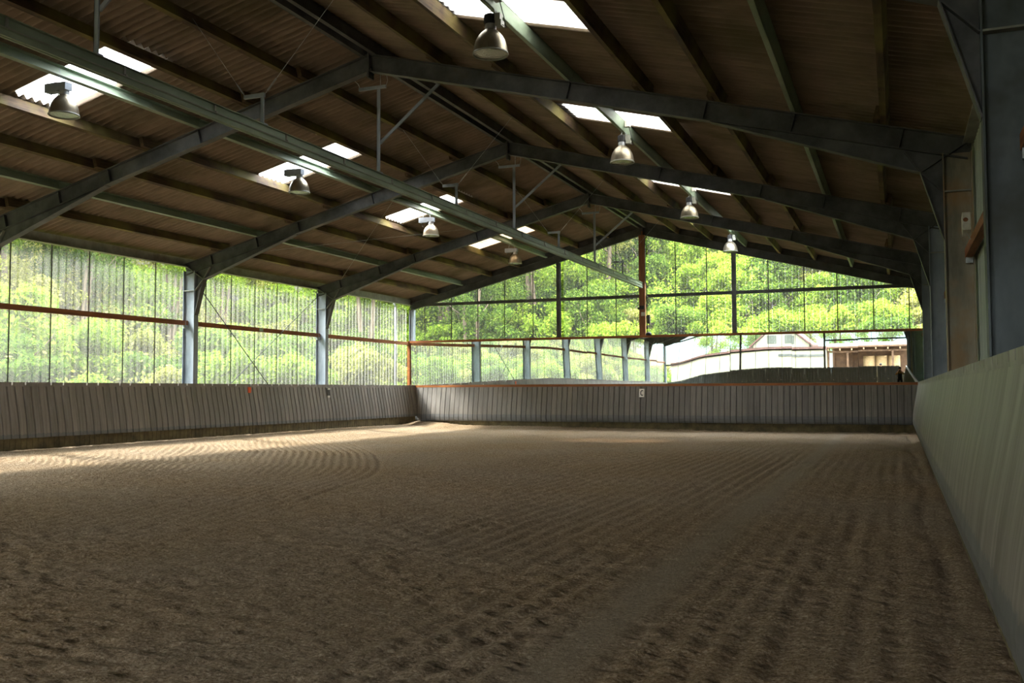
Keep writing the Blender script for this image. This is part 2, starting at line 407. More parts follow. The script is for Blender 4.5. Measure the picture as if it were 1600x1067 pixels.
# eave plates
for s, n in ((-1, 1), (1, 2)):
    mb = MB(); mb.box(s*10.07, s*10.16, YBK, YD+.2, ZEAVE, ZEAVE+.24); mb.box(s*9.98, s*10.16, YBK, YD+.2, ZEAVE-.012, ZEAVE)
    tag(mb.build('trim_%d' % n, M['pale_steel']), kind='structure')

for yy, n in ((YD+.16, 3), (YBK-.02, 4)):
    mb = MB()
    for s in (-1, 1): mb.prism([(0, ztop(0)-.03), (s*10.3, ztop(10.3)-.03), (s*10.3, ztop(10.3)+.235), (0, ztop(0)+.235)], (0, yy, 0), (1,0,0), (0,0,1), (0,1,0), .04)
    tag(mb.build('trim_%d' % n, M['rafter']), kind='structure')

# ---------------------------------------------------------------- walls and windows
mb = MB(); mb.box(-10.24, -10.11, YBK-.1, YD+.3, -.2, 1.05); tag(mb.build('wall_left', M['render_low']), kind='structure')
mb = MB(); mb.box(-10.2, 10.2, YD+.25, YD+.37, -.2, 3.55); tag(mb.build('wall_end', M['render_low']), kind='structure')
mb = MB(); mb.box(-10.2, 10.2, YBK-.24, YBK-.12, -.2, 1.2); tag(mb.build('wall_back', M['render_low']), kind='structure')
def trap_profile(u0, u1, pitch, depth):
    """(u, offset) points of a trapezoidal sheet"""
    pts = []; u = u0
    while u < u1 - 1e-6:
        for a, d in ((0, 0), (.34, 0), (.44, depth), (.90, depth)):
            w = u + a*pitch
            if w <= u1: pts.append((w, d))
        u += pitch
    pts.append((u1, 0)); return pts
mb = MB(); pr = trap_profile(YBK-.2, YD+.3, .21, .035)
v = []
for u, d in pr: v += [(10.13+d, u, -.1), (10.13+d, u, ZEAVE+.1)]
mb.add(v, [(2*i, 2*i+1, 2*i+3, 2*i+2) for i in range(len(pr)-1)])
tag(mb.build('wall_right', M['sheet'], recalc=False), kind='structure')
wn = [0]
def window(u0, u1, axis, pos, z0, z1f, mat, seams, pitch=.238, depth=.03, outward=1):
    """clear ribbed sheeting between u0 and u1; z1f(u) is the top edge; seams: dark overlap strips"""
    wn[0] += 1; mb = MB(); pr = trap_profile(u0, u1, pitch, depth); v = []
    P = (lambda u, d, z: (pos+outward*d, u, z)) if axis == 'y' else (lambda u, d, z: (u, pos+outward*d, z))
    for u, d in pr: v += [P(u, d, z0), P(u, d, z1f(u))]
    mb.add(v, [(2*i, 2*i+1, 2*i+3, 2*i+2) for i in range(len(pr)-1)])
    w = mb.build('window_%d' % wn[0], mat, recalc=False); tag(w, kind='structure')
    mb = MB()
    for u in seams:
        c0 = P(u-.018, -.006, z0); c1 = P(u+.018, -.002, z1f(u))
        mb.box(min(c0[0], c1[0]), max(c0[0], c1[0]), min(c0[1], c1[1]), max(c0[1], c1[1]), z0, z1f(u))
    mb.build('overlap_strip', M['seam'], w)
    return w
for k in range(7):   # left wall, bay by bay
    y1, y0 = FY[k], FY[k+1]
    window(y0+.02, y1-.02, 'y', -10.16, 1.0, lambda u: ZEAVE+.05, M['pane_left'], [y0 + .97 + 1.19*i for i in range(5)], outward=-1)
gz = lambda u: ztop(u)-.05
for u0, u1, sm in ((-10.0, -3.40, (-9.44, -8.2, -7.0, -5.81, -4.57)), (-3.28, -.10, (-2.29, -1.12)), (.14, 3.40, (1.23, 2.41)), (3.52, 10.0, (4.67, 5.93, 7.07, 8.28, 9.45))):
    window(u0, u1, 'x', YD+.24, 3.45, gz, M['pane_clear'], sm, outward=1)
for u0, u1, z0, sm in ((-10.0, -3.40, 1.0, (-8.8, -7.6, -6.4, -5.2, -4.3)), (-3.28, 3.40, 1.0, (-2.2, -1.1, 0, 1.1, 2.3)), (3.52, 10.0, 4.05, (4.7, 5.9, 7.1, 8.3))):
    window(u0, u1, 'x', YBK-.14, z0, gz, M['pane_clear'], sm, outward=-1)

# ---------------------------------------------------------------- steel portal frames
def zb(x): return ztop(x) - .33
def portal(y, label, cm):
    t = thing('portal_frame', label, 'steel frame', (0, y, 0), 0, 'steel portal frames')
    for s in (-1, 1):
        mb = MB(); mb.ibeam((s*9.90, 0, -.1), (s*9.90, 0, 5.0), (1,0,0), .40, .19, .012, .018)
        c = mb.build('column', M['steel'] if s < 0 else cm, t)
        mb = MB(); mb.box(s*9.72, s*10.08, -.09, .09, 4.42, 4.438)
        mb.build('stiffener', M['pale_steel'], c)
        n = Vector((s*.249, 0, .969))
        mb = MB(); a = Vector((s*.02, 0, ztop(.02))) - n*.16; b = Vector((s*10.12, 0, ztop(10.12))) - n*.16
        mb.ibeam(a, b, n, .32, .16, .011, .017)
        r = mb.build('rafter', M['rafter'], t)
        for x in (3.93, 6.25, 7.62, 9.18):
            mb = MB(); p = Vector((s*x, 0, ztop(x))); mb.obox(p - n*.16, ((n.z, 0, -n.x), (0,1,0), n), (.012, .155, .288))
            mb.build('stiffener', M['rafter'], r)
        K = (9.40, 4.745)
        mb = MB(); mb.prism([(s*x, z) for x, z in ((9.71, 3.72), K, (6.3, zb(6.3)), (9.71, zb(9.71)))], (0,0,0), (1,0,0), (0,0,1), (0,1,0), .012)
        for p, q in (((9.70, 3.72), K), (K, (6.3, zb(6.3)-.006))):
            mb.bar((s*p[0], 0, p[1]), (s*q[0], 0, q[1]), .17, .014, (0,1,0)) if False else mb.obox(((s*(p[0]+q[0])/2), 0, (p[1]+q[1])/2),
                (Vector((s*(q[0]-p[0]), 0, q[1]-p[1])).normalized(), (0,1,0), Vector((-(q[1]-p[1]), 0, s*(q[0]-p[0]))).normalized()), (math.hypot(q[0]-p[0], q[1]-p[1]), .17, .014))
        h = mb.build('haunch', M['rafter'] if s > 0 else M['rafter'], t)
        mb = MB()
        for p, q in ((K, (10.02, 5.13)), (K, (9.18, 5.08)), (K, (9.70, 4.43))):
            d = Vector((s*(q[0]-p[0]), 0, q[1]-p[1])).normalized()
            mb.obox((s*(p[0]+q[0])/2, 0, (p[1]+q[1])/2), (d, (0,1,0), (-d.z, 0, d.x)), (math.hypot(q[0]-p[0], q[1]-p[1]), .16, .014))
        mb.build('knee_plate', M['pale_steel'] if s < 0 else M['rafter'], t)
    mb = MB(); mb.box(-.018, .018, -.10, .10, 7.34, 7.83)
    for dz in (7.42, 7.56, 7.72):
        for sy in (-.05, .05): mb.tube([(-.035, sy, dz), (.035, sy, dz)], .012, 6)
    mb.build('apex_plate', M['rafter'], t)
    return t
for k in range(1, 7):
    lab = f"dark steel portal frame with haunched knees, {ordw(k-1)} frame in from the end gable"
    portal(FY[k], lab, M['stain'] if k == 3 else M['steel_grimy'] if k == 4 else M['steel'])
def gable(y, label, inward, posts, girtz, gap):
    t = thing('gable_frame', label, 'steel frame', (0, y, 0))
    for s in (-1, 1):
        n = Vector((s*.249, 0, .969)); mb = MB()
        a = Vector((s*.02, 0, ztop(.02))) - n*.15; b = Vector((s*10.12, 0, ztop(10.12))) - n*.15
        mb.ibeam(a, b, n, .30, .14); mb.build('rafter', M['rafter'], t)
        mb = MB(); mb.ibeam((s*9.98, 0, -.1), (s*9.98, 0, ztop(9.98)-.3), (1,0,0), .22, .16); mb.build('corner_column', M['steel'], t)
        for x in (0,):
            mb = MB(); mb.ibeam((s*3.44, 0, -.1), (s*3.44, 0, ztop(3.44)-.31), (0,1,0), .16, .15); mb.build('post', M['rafter'], t)
            if s > 0 and gap: continue
            mb = MB(); mb.box(s*3.52, s*9.95, -.05, .05, girtz-.06, girtz+.06); mb.build('girt', M['rafter'], t)
        if not gap:
            mb = MB(); mb.box(s*.13, s*3.36, -.05, .05, girtz-.06, girtz+.06); mb.build('girt', M['rafter'], t)
    if gap:
        mb = MB(); mb.box(-3.36, 3.36, -.05, .05, girtz-.06, girtz+.06); mb.build('girt', M['rafter'], t)
        mb = MB(); mb.box(3.52, 9.95, -.06, .06, 3.92, 4.05); mb.build('door_header', M['rafter'], t)
        mb = MB(); mb.box(-3.36, 3.36, -.05, .05, 5.1, 5.22); mb.box(-9.9, -3.52, -.05, .05, 5.1, 5.22); mb.build('upper_girt', M['rafter'], t)
    mb = MB(); mb.box(-.018, .018, -.09, .09, 7.40, 7.83); mb.build('apex_plate', M['rafter'], t)
    return t
gable(YD+.13, 'dark steel gable frame with two posts and a long girt, behind the wall mirror', -1, 2, 5.13, False)
gable(YBK, 'dark steel frame of the open back gable, seen in the wall mirror', 1, 2, 3.25, True)

# ---------------------------------------------------------------- purlins
def timber_mesh():
    mb = MB(); L = BAY+.62; mb.box(-.045, .045, -L/2, L/2, 0, .205); return mb
def steel_mesh():
    mb = MB(); L = BAY-.01
    mb.box(-.006, .006, -L/2, L/2, 0, .20); mb.box(-.006, .075, -L/2, L/2, 0, .012); mb.box(-.006, .075, -L/2, L/2, .188, .20)
    mb.box(.067, .075, -L/2, L/2, .012, .035); return mb
o = timber_mesh().build('purlin', M['timber']); tim = o.data; bpy.data.objects.remove(o)
o = steel_mesh().build('purlin', M['green_steel']); ste = o.data; bpy.data.objects.remove(o)
mb = MB(); L = BAY-.01
mb.box(-.006, .006, -L/2, L/2, 0, .22); mb.box(-.006, .085, -L/2, L/2, 0, .014); mb.box(-.006, .085, -L/2, L/2, .206, .22)
o = mb.build('purlin', M['rafter']); rid = o.data; bpy.data.objects.remove(o)
TILT = math.atan(.257)
for k in range(5):
    ym = (FY[k]+FY[k+1])/2
    for s, sd in ((-1, 'left'), (1, 'right')):
        for i, x in enumerate(PX):
            st = x in STEELP
            o = link('steel_purlin' if st else 'timber_purlin', ste if st else tim)
            xx = x + (0 if st else (.05 if k % 2 else -.05))
            o.location = (s*xx, ym, ztop(xx)+.004)
            o.rotation_euler = (0, s*TILT, 0 if (s < 0 or not st) else math.pi) if not (st and s > 0) else (0, TILT, 0)
            if st and s > 0:
                o.rotation_euler = (0, -TILT, math.pi)
            tag(o, f"{'green steel' if st else 'brown timber'} purlin, {ordw(i)} below the ridge, {sd} slope, {bayname(k)}", 'purlin', 'roof purlins')
        o = link('ridge_purlin', rid); o.location = (s*.17, ym, ztop(.17)+.0)
        o.rotation_euler = (0, 0, math.pi if s > 0 else 0)
        tag(o, f"dark steel ridge purlin just {sd} of the ridge line, {bayname(k)}", 'purlin', 'roof purlins')

# ---------------------------------------------------------------- wall girts (timber rails halfway up the glazing)
mb = MB(); mb.box(-.05, .05, -BAY/2+.02, BAY/2-.02, -.065, .065)
o = mb.build('wall_girt', M['girt']); gm = o.data; bpy.data.objects.remove(o)
mb = MB(); mb.box(-.04, .05, -.012, .09, -.14, -.066); mb.box(-.045, .055, -.012, 0, -.15, .05)
for a in (-.02, .025): mb.tube([(a, .0, -.11), (a, .02, -.11)], .012, 6)
o = mb.build('girt_bracket', M['zinc']); bk = o.data; bpy.data.objects.remove(o)
for k in range(7):
    ym = (FY[k]+FY[k+1])/2
    for s, sd in ((-1, 'left'), (1, 'right')):
        if s > 0 and k > 4: continue
        g = link('wall_girt', gm); g.location = (s*10.02, ym, 3.50)
        wh = 'across the clear sheeting of the left wall' if s < 0 else 'on the grey right wall'
        tag(g, f"brown timber rail {wh}, {bayname(k)}", 'timber rail', 'timber rails along the walls')
        b1 = link('bracket', bk, g, (0, BAY/2-.11, 0)); b1.rotation_euler.z = 0; b1['label'] = 'zinc angle bracket'
        if k == 1 and s < 0:
            mb = MB(); mb.box(-.056, .056, -.10, .10, -.05, .05); mb.build('splice_plate', M['zinc'], g)

# ---------------------------------------------------------------- kickboards
PROF0 = [(.30, .165), (.36, .185), (.46, .195), (.60, .185), (.80, .160), (1.00, .125), (1.20, .085), (1.40, .045), (1.56, .018), (1.655, .004)]
def panel_mesh(L, nb, zlow=.30):
    PROF = [(max(z, zlow), y) for z, y in PROF0 if z > zlow-.12]
    mb = MB(); w = L/nb
    for i in range(nb):
        e0 = .011 if i else .006; x0, x1 = i*w+e0, (i+1)*w-(.011 if i < nb-1 else .006)
        v = []
        tw = .014
        for z, y in PROF:
            v += [(x0, y-.03, z), (x0+.004, y+tw*.1, z), ((x0+x1)/2, y+tw*.5, z), (x1-.004, y+tw, z), (x1, y-.03, z)]
        f = []
        for j in range(len(PROF)-1):
            for c in range(4): f.append((j*5+c, j*5+c+1, (j+1)*5+c+1, (j+1)*5+c))
        f.append((0, 4, 3, 2, 1)); n = (len(PROF)-1)*5; f.append((n, n+1, n+2, n+3, n+4))
        mb.add(v, f)
    # backing and solid top band with slots
    v = []
    for z, y in PROF: v += [(0.002, y-.035, z), (L-.002, y-.035, z)]
    mb.cur = 1; mb.add(v, [(2*j, 2*j+1, 2*j+3, 2*j+2) for j in range(len(PROF)-1)]); mb.cur = 0
    ns = 3 if nb > 3 else 1; sw = L/ns
    for i in range(ns):
        mb.box(.004 if i == 0 else i*sw+.02, (i+1)*sw-(.004 if i == ns-1 else .02), -.045, .008, 1.688, 1.755)
    mb.box(.004, L-.004, -.045, .007, 1.655, 1.688)
    return mb
def kick_run(label, loc, rz, n, L, name_mat, first=None, zlow=.30, km='kick'):
    t = thing('kickboard', label, 'kickboard', loc, rz)
    o = panel_mesh(L, 5, zlow).build('panel', [M[km], M['groove']], t); pm = o.data
    x = 0
    if first:
        q = panel_mesh(first, 2, zlow).build('panel', [M[km], M['groove']], t, loc=(0, 0, 0)); x = first
    o.location = (x, 0, 0); x += L
    for i in range(1, n): link('panel', pm, t, (x, 0, 0)); x += L
    mb = MB()
    y0, y1 = -.10, .075
    mb.box(0, x, y0, y1, -.15, zlow+.015)
    u = .15
    while u < x: mb.box(u-.07, u+.07, y1, y1+.012, -.15, zlow); u += .155
    mb.build('plinth', M['plinth'], t)
    return t, x
kick_run('long grey kickboard of curved planks along the left side under the clear sheeting', (-9.66, 36.02, 0), -math.pi/2, 43, 1.092, None, .52, .48)
kick_run('long olive grey kickboard of curved planks close along the right side', (9.655, -11.6, 0), math.pi/2, 43, 1.092, None)
kick_run('grey plank kickboard across the end wall below the mirror', (9.70, 36.0, 0), math.pi, 18, 1.05, None, .5)
kb_, _ = kick_run('dark kickboard across the open back gable, seen in the wall mirror', (-9.70, -11.75, 0), 0, 18, 1.05, None, None, .30, 'kick_dark')

mb = MB(); mb.bar((17.19, .215, .34), (17.19, .04, 1.76), .07, .02, (0,1,0)); mb.build('white_strip', M['white'], kb_)
# ---------------------------------------------------------------- wall mirror
MTX = [-10.2, -9.9, -5, -3.8, -2.8, -1.6, -.6, 1.0, 1.5, 2.25, 3.3, 4.6, 9.9]
MTT = [.014, .014, .0148, .0155, .0125, .0083, .006, .0046, .0064, .0116, .0145, .0165, .0172]
MX0, MX1, MZ0, MZ1, MY = -9.93, 9.86, 1.745, 3.535, 36.06
mt = thing('wall_mirror', 'long arena mirror in a brown timber frame on the end wall above the kickboard', 'mirror', (0, MY, 0))
cuts = [MX0, -7.3, -4.75, -2.2, .55, 3.30, 5.50, 7.75, MX1]
for i in range(8):
    a, b = cuts[i]+.004, cuts[i+1]-.004; n = 24; v = []
    jit = (0, .0006, -.0006, .0005, -.0003, .0005, -.0002, .0003)[i]
    for k in range(n+1):
        x = a + (b-a)*k/n
        for z in (MZ0, (MZ0+MZ1)/2, MZ1):
            t = float(np.interp(x, MTX, MTT)) + jit
            v.append((x, -t*(z-2.64), z))
    f = [(3*k+j, 3*k+3+j, 3*k+4+j, 3*k+1+j) for k in range(n) for j in (0, 1)]
    nv = len(v); v += [(p[0], p[1]+.02, p[2]) for p in v]
    f += [tuple(nv+q for q in g)[::-1] for g in list(f)]
    mb = MB(); mb.add(v, f); mb.build('mirror_panel', M['mirror'], mt, smooth=True, recalc=False)
for nm, x0, x1, z0, z1 in (('frame_rail', MX0-.05, MX1+.05, MZ1-.005, MZ1+.062), ('frame_rail', MX0-.05, MX1+.05, MZ0-.075, MZ0+.005)):
    mb = MB(); mb.box(x0, x1, -.075, .03, z0, z1); mb.box(x0, x1, -.05, .03, z0-.012, z1+.012); mb.build(nm, M['frame_wood'], mt)
for x in (MX0-.11, MX1-.0):
    mb = MB(); mb.box(x, x+.115, -.075, .03, MZ0-.075, MZ1+.062); mb.build('frame_stile', M['frame_wood'], mt)

# ---------------------------------------------------------------- letter plate and markers
t = thing('letter_plate', 'white plate with a black letter C on the end kickboard', 'sign', (0, 35.922, 1.41))
t.rotation_euler.x = math.radians(-11)
mb = MB(); mb.box(-.10, .10, -.02, -.008, -.16, .16)
mb.build('plate', M['sign_white'], t)
mb = MB(); pts_o = []; 
for i in range(17):
    a = math.radians(48 + 264*i/16); pts_o.append((math.cos(a)*.068, math.sin(a)*.108))
inn = [(x*.036/.068, z*.076/.108) for x, z in pts_o]
for i in range(16):
    mb.prism([pts_o[i], pts_o[i+1], inn[i+1], inn[i]], (.012, -.022, 0), (1,0,0), (0,0,1), (0,1,0), .006)
mb.build('letter', M['black'], t)
mb = MB(); mb.box(-9.634, -9.612, 24.76, 24.90, 1.48, 1.66); tag(mb.build('marker_plate', M['orange']), 'small orange marker on the left kickboard', 'marker')
t = thing('marker_board', 'dark marker with pale tabs on the left kickboard near a column', 'marker', (-9.575, 29.25, 1.47))
mb = MB(); mb.box(-.012, .0, -.08, .08, -.17, .17); mb.build('board', M['groove'], t)
for z in (.14, -.13):
    mb = MB()
    mb.box(0, .006, -.08, .08, z-.04, z+.03)
    mb.build('tab', M['white'], t)

# ---------------------------------------------------------------- lamps
def bell(t):
    mb = MB(); mb.lathe([(.238,0), (.243,.012), (.238,.03), (.234,.07), (.223,.13), (.203,.19), (.172,.245), (.135,.29), (.10,.32), (.079,.335), (.078,.34)], n=32)
    mb.lathe([(.230,.012), (.226,.06), (.205,.16), (.165,.235), (.09,.30)], n=32)
    mb.build('lamp_shade', M['alu'], t, smooth=True)
    mb = MB(); mb.lathe([(.247,-.012), (.252,0), (.247,.014), (.236,.014), (.236,-.012), (.247,-.012)], n=32); mb.build('rim', M['pale_steel'], t, smooth=True)
    mb = MB(); mb.lathe([(.0,.004), (.12,.003), (.237,.008)], n=32); mb.build('lens', M['lens'], t, smooth=True)
    mb = MB(); mb.lathe([(.078,.335), (.078,.41), (.07,.42)], n=24, cap=True); mb.build('collar', M['zinc'], t)
def chain(t, x, y, z0, z1, x1=None):
    x1 = x if x1 is None else x1; n = max(3, int((z1-z0)/.035)); mb = MB()
    for i in range(n):
        f0, f1 = i/n, (i+1.25)/n; a = Vector((x+(x1-x)*f0, y, z0+(z1-z0)*f0)); b = Vector((x+(x1-x)*min(1, f1), y, z0+(z1-z0)*min(1, f1)))
        d = Vector((.008, 0, 0)) if i % 2 else Vector((0, .008, 0))
        mb.tube([a-d, b-d], .0028, 4); mb.tube([a+d, b+d], .0028, 4)
    mb.build('chain', M['zinc'], t)
ZL = 6.165
for k in range(4):
    yl = (FY[k]+FY[k+1])/2; zt = ztop(3.93)
    t = thing('pendant_lamp', f"metal pendant lamp with grey head left of the ridge, {bayname(k)}", 'lamp', (-3.89, yl, ZL), 0, 'hall lamps')
    bell(t)
    mb = MB(); mb.box(-.10, .09, -.075, .075, .42, .55); mb.build('lamp_head', M['steel'], t)
    mb = MB(); mb.box(-.38, -.10, -.07, .07, .41, .56); mb.box(-.36, -.12, -.075, .075, .45, .47); mb.box(-.36, -.12, -.075, .075, .52, .535); mb.build('ballast_box', M['steel'], t)
    chain(t, .02, -.09, .55, zt+.17-ZL, -.03); chain(t, -.22, -.09, .56, zt+.19-ZL, -.16)
    mb = MB(); mb.tube([(-.28+.0, 0, .41), (-.29, -.02, .33), (-.24, -.03, .27), (-.16, -.02, .30), (-.09, 0, .42)], .008, 6); mb.build('cable', M['black'], t, smooth=True)
    t = thing('pendant_lamp', f"metal pendant lamp with black head right of the ridge, {bayname(k)}", 'lamp', (3.89, yl, ZL), 0, 'hall lamps')
    bell(t)
    mb = MB(); mb.lathe([(.085,.42), (.085,.545), (.06,.56)], n=20, cap=True)
    for i in range(12):
        a = 2*math.pi*i/12; mb.bar((math.cos(a)*.085, math.sin(a)*.085, .425), (math.cos(a)*.085, math.sin(a)*.085, .545), .006, .016)
    mb.build('lamp_head', M['black'], t)
    mb = MB(); mb.box(.09, .18, -.06, .06, .37, .45); mb.box(.08, .16, -.05, .05, .45, .55); mb.build('ballast_box', M['pale_steel'], t)
    chain(t, -.02, 0, .55, zt-ZL+.0, .0); chain(t, .09, 0, .55, zt-ZL, .06)
    mb = MB(); mb.tube([(.15, 0, .42), (.24, -.02, .33), (.22, -.05, .48), (.16, -.07, .72)], .007, 6); mb.build('cable', M['black'], t, smooth=True)
    mb = MB(); mb.box(.09, .19, -.12, -.02, .70, .84); mb.build('junction_box', M['white'], t)

# ---------------------------------------------------------------- overhead rail under the ridge
rl = thing('overhead_rail', 'green steel rail hanging under the ridge on grey hangers', 'rail', (0, 0, 0))
mb = MB(); y0, y1 = 1.0, YD-.02
mb.prism([(-.065, 5.63), (.065, 5.63), (.065, 5.62), (.03, 5.615), (.03, 5.52), (.065, 5.505), (.065, 5.495), (.045, 5.48), (.045, 5.415), (.012, 5.415), (.012, 5.43), (.03, 5.43), (.03, 5.47),
          (-.03, 5.47), (-.03, 5.43), (-.012, 5.43), (-.012, 5.415), (-.045, 5.415), (-.045, 5.48), (-.065, 5.495), (-.065, 5.505), (-.03, 5.52), (-.03, 5.615), (-.065, 5.62)],
         (0, (y0+y1)/2, 0), (1,0,0), (0,0,1), (0,1,0), y1-y0)
mb.build('rail_beam', M['green_steel'], rl)
mb = MB(); mb.box(-.066, .066, y0, y1, 5.492, 5.5045); mb.build('lower_flange', M['pale_steel'], rl)
mb = MB(); mb.prism([(.028, 5.497), (.078, 5.497), (.078, 5.52), (.05, 5.52), (.05, 5.62), (.028, 5.62)], (0, 0, 0), (1,0,0), (0,0,1), (0,1,0), .03)
o = mb.build('joint_plate', M['pale_steel']); jp = o.data; bpy.data.objects.remove(o)
y = 2.4
while y < YD-1:
    link('joint_plate', jp, rl, (0, y, 0)); y += 1.74
for Y in (8.93, 15.86, 22.82, 29.9):
    mb = MB(); mb.box(-.035, .035, Y-.012, Y+.012, 5.625, 7.27); mb.box(-.035, -.025, Y-.012, Y+.05, 5.625, 7.27); mb.box(-.07, .07, Y-.05, Y+.05, 5.62, 5.645)
    h = mb.build('hanger', M['steel'], rl)
    mb = MB(); mb.box(-.42, .16, Y-.03, Y+.01, 7.24, 7.30); mb.build('cross_bar', M['steel'], h)
    mb = MB(); mb.bar((.02, Y+.02, 6.20), (1.26, Y+.02, 7.20), .03, .055); mb.bar((1.26, Y+.02, 7.20), (1.26, Y-.3, ztop(1.26)-.30), .03, .05); mb.build('brace', M['steel'], h)
    for pts, r in (([(-.40, Y, 7.28), (-.44, Y-.02, 7.38), (-.50, Y-.2, 7.47)], .006), ([(.15, Y, 7.28), (.19, Y, 7.38), (.24, Y-.15, 7.50)], .006), ([(.03, Y+.01, 7.29), (.03, Y+.01, ztop(0)-.02)], .009)):
        mb = MB(); mb.tube(pts, r, 6); mb.build('tie_wire', M['zinc'], h)
for Y in (5.3, 12.26, 19.33, 26.32, 33.33):
    mb = MB(); mb.box(-.03, .03, Y-.012, Y+.012, 5.625, 6.13); mb.box(-.03, -.02, Y-.012, Y+.05, 5.625, 6.13); mb.box(-.07, .07, Y-.05, Y+.05, 5.62, 5.645)
    h = mb.build('hanger', M['steel'], rl)
    mb = MB(); mb.box(-.33, .05, Y-.03, Y+.01, 6.06, 6.12); mb.build('cross_bar', M['steel'], h)
    for x0, x1, zt in ((-.32, -1.36, ztop(1.36)+.05), (.04, 1.36, ztop(1.36)+.05)):
        mb = MB(); p, q = Vector((x0, Y, 6.10)), Vector((x1, Y, zt)); d = (q-p)
        mb.tube([p, q], .004, 5)
        a, b = p + d*.04, p + d*.16
        for o_ in (-.014, .014): mb.tube([a+Vector((0, o_, 0)), b+Vector((0, o_, 0))], .005, 5)
        mb.build('tie_wire', M['zinc'], h)

# ---------------------------------------------------------------- bracing rods
def rod(name, label, pts, r=.013, mat='rafter'):
    mb = MB()
    for a, b in pts: mb.tube([a, b], r, 6)
    return tag(mb.build(name, M[mat], smooth=True), label, 'bracing rod', 'bracing rods')
rod('bracing_rod', 'thin steel bracing rod falling away from the second frame across the left glazing', [((-9.96, 22.6, 4.80), (-9.96, 26.9, 1.2))])
rod('bracing_rod', 'thin steel bracing rod falling from the first frame towards the camera across the left glazing', [((-9.93, 29.2, 4.95), (-9.93, 23.6, 1.3))])
rod('bracing_rod', 'thin steel bracing rod rising to the left steel post of the end gable', [((-6.0, YD-.0, 3.85), (-3.5, YD-.0, 6.4))], .008)
for a, b, w in (((-9.0, 22.7, ztop(9)-.05), (-3.2, 29.1, ztop(3.2)-.06), 'nearer the eave at the second frame'), ((-3.2, 22.7, ztop(3.2)-.05), (-9.0, 29.1, ztop(9)-.06), 'nearer the ridge at the second frame')):
    rod('bracing_rod', f'thin roof bracing rod under the left slope, {w}', [(a, b)], .007, 'pale_steel')

# ---------------------------------------------------------------- centre post of the end gable with electrics
mb = MB(); mb.box(-.11, .12, YD-.12, YD+.05, 3.3, 7.46); mb.box(-.02, .03, YD-.05, YD+.05, 7.46, 7.62)
t = mb.build('timber_post', M['post_wood']); tag(t, 'brown timber post rising above the mirror at the middle of the end gable', 'post')
t2 = thing('power_cable', 'black cable conduit with switch boxes on the right side of the timber post', 'cable', (.16, YD-.1, 3.6))
mb = MB(); mb.tube([(-.02, 0, 3.8), (-.02, 0, 2.1), (.0, 0, 1.95), (.03, -.02, 1.8), (.04, -.02, .1)], .017, 8)
for z in (1.5, 1.2, .75, .35): mb.tube([(.04, -.02, z), (.04, -.02, z-.1)], .035, 8)
mb.build('conduit', M['black'], t2, smooth=True)
mb = MB(); mb.box(.04, .15, -.06, .04, .45, .78); mb.build('switch_box', M['rafter'], t2)
mb = MB(); mb.lathe([(.0,.0), (.10,.0), (.12,.04), (.09,.10), (.04,.13), (0,.13)], (.10, -.05, 0), 16); mb.build('plug', M['black'], t2, smooth=True)
mb = MB(); mb.box(-.02, .11, YD-.165, YD-.125, 4.35, 4.49); tag(mb.build('wall_socket', M['white']), 'small grey box on the front of the timber post', 'box')
mb = MB(); mb.box(-.16, .09, YD-.17, YD-.125, 4.60, 4.68); mb.box(-.09, .10, YD-.19, YD-.125, 4.64, 4.74); tag(mb.build('rail_stop', M['black']), 'black fitting clamped round the timber post above the grey box', 'fitting')
# switch box on the right wall rail
t = thing('switch_box', 'tilted white switch box on the timber rail beside the stained right column', 'box', (9.92, 14.3, 3.74))
t.rotation_euler = (math.radians(-18), 0, 0)
mb = MB(); mb.box(-.05, .05, -.10, .10, -.13, .13); mb.build('housing', M['white'], t)
mb = MB(); mb.lathe([(.032,0), (.028,.012), (0,.014)], n=14); b = mb.build('knob', M['post_wood'], t); b.location = (-.01, -.10, .02); b.rotation_euler = (math.radians(90), 0, 0)
mb = MB(); mb.tube([(.0, .0, -.13), (.04, .03, -.2), (.07, .0, -.24)], .008, 6); mb.build('cable', M['pale_steel'], t)
# downpipe
mb = MB(); mb.tube([(-10.36, 35.55, .0), (-10.36, 35.55, 5.0)], .055, 12); mb.tube([(-10.36, 35.55, 5.0), (-10.42, 35.55, 5.2)], .055, 12)
tag(mb.build('downpipe', M['zinc'], smooth=True), 'pale grey downpipe outside the far left corner', 'pipe')

# ---------------------------------------------------------------- vegetation
def leaf_mesh(name, seed, clumps, n, size, mat, up=.3):
    rng = np.random.default_rng(seed); C = np.array([c[:3] for c in clumps]); Rr = np.array([c[3] for c in clumps])
    w = Rr**2; idx = rng.choice(len(clumps), n, p=w/w.sum())
    d = rng.normal(size=(n, 3)); d /= np.linalg.norm(d, axis=1)[:, None]
    rad = rng.random(n)**.45
    p = C[idx] + d*rad[:, None]*Rr[idx][:, None]*np.array([1, 1, .8])
    nrm = d*.6 + rng.normal(size=(n, 3))*.7 + np.array([0, 0, up]); nrm /= np.linalg.norm(nrm, axis=1)[:, None]
    a = np.cross(nrm, rng.normal(size=(n, 3))); a /= np.linalg.norm(a, axis=1)[:, None]; b = np.cross(nrm, a)
    sz = size*(.6+.8*rng.random(n))[:, None]
    q = np.stack([p-a*sz*.62, p-b*sz*.36+nrm*sz*.06, p+a*sz*.62, p+b*sz*.36+nrm*sz*.06], 1).reshape(-1, 3).astype(np.float32)
    f = np.arange(4*n, dtype=np.int32)
    me = bpy.data.meshes.new(name); me.vertices.add(len(q)); me.vertices.foreach_set('co', q.ravel())
    me.loops.add(len(f)); me.loops.foreach_set('vertex_index', f); me.polygons.add(n); me.polygons.foreach_set('loop_start', np.arange(0, 4*n, 4, dtype=np.int32))
    me.update(calc_edges=True); me.materials.append(mat); return me
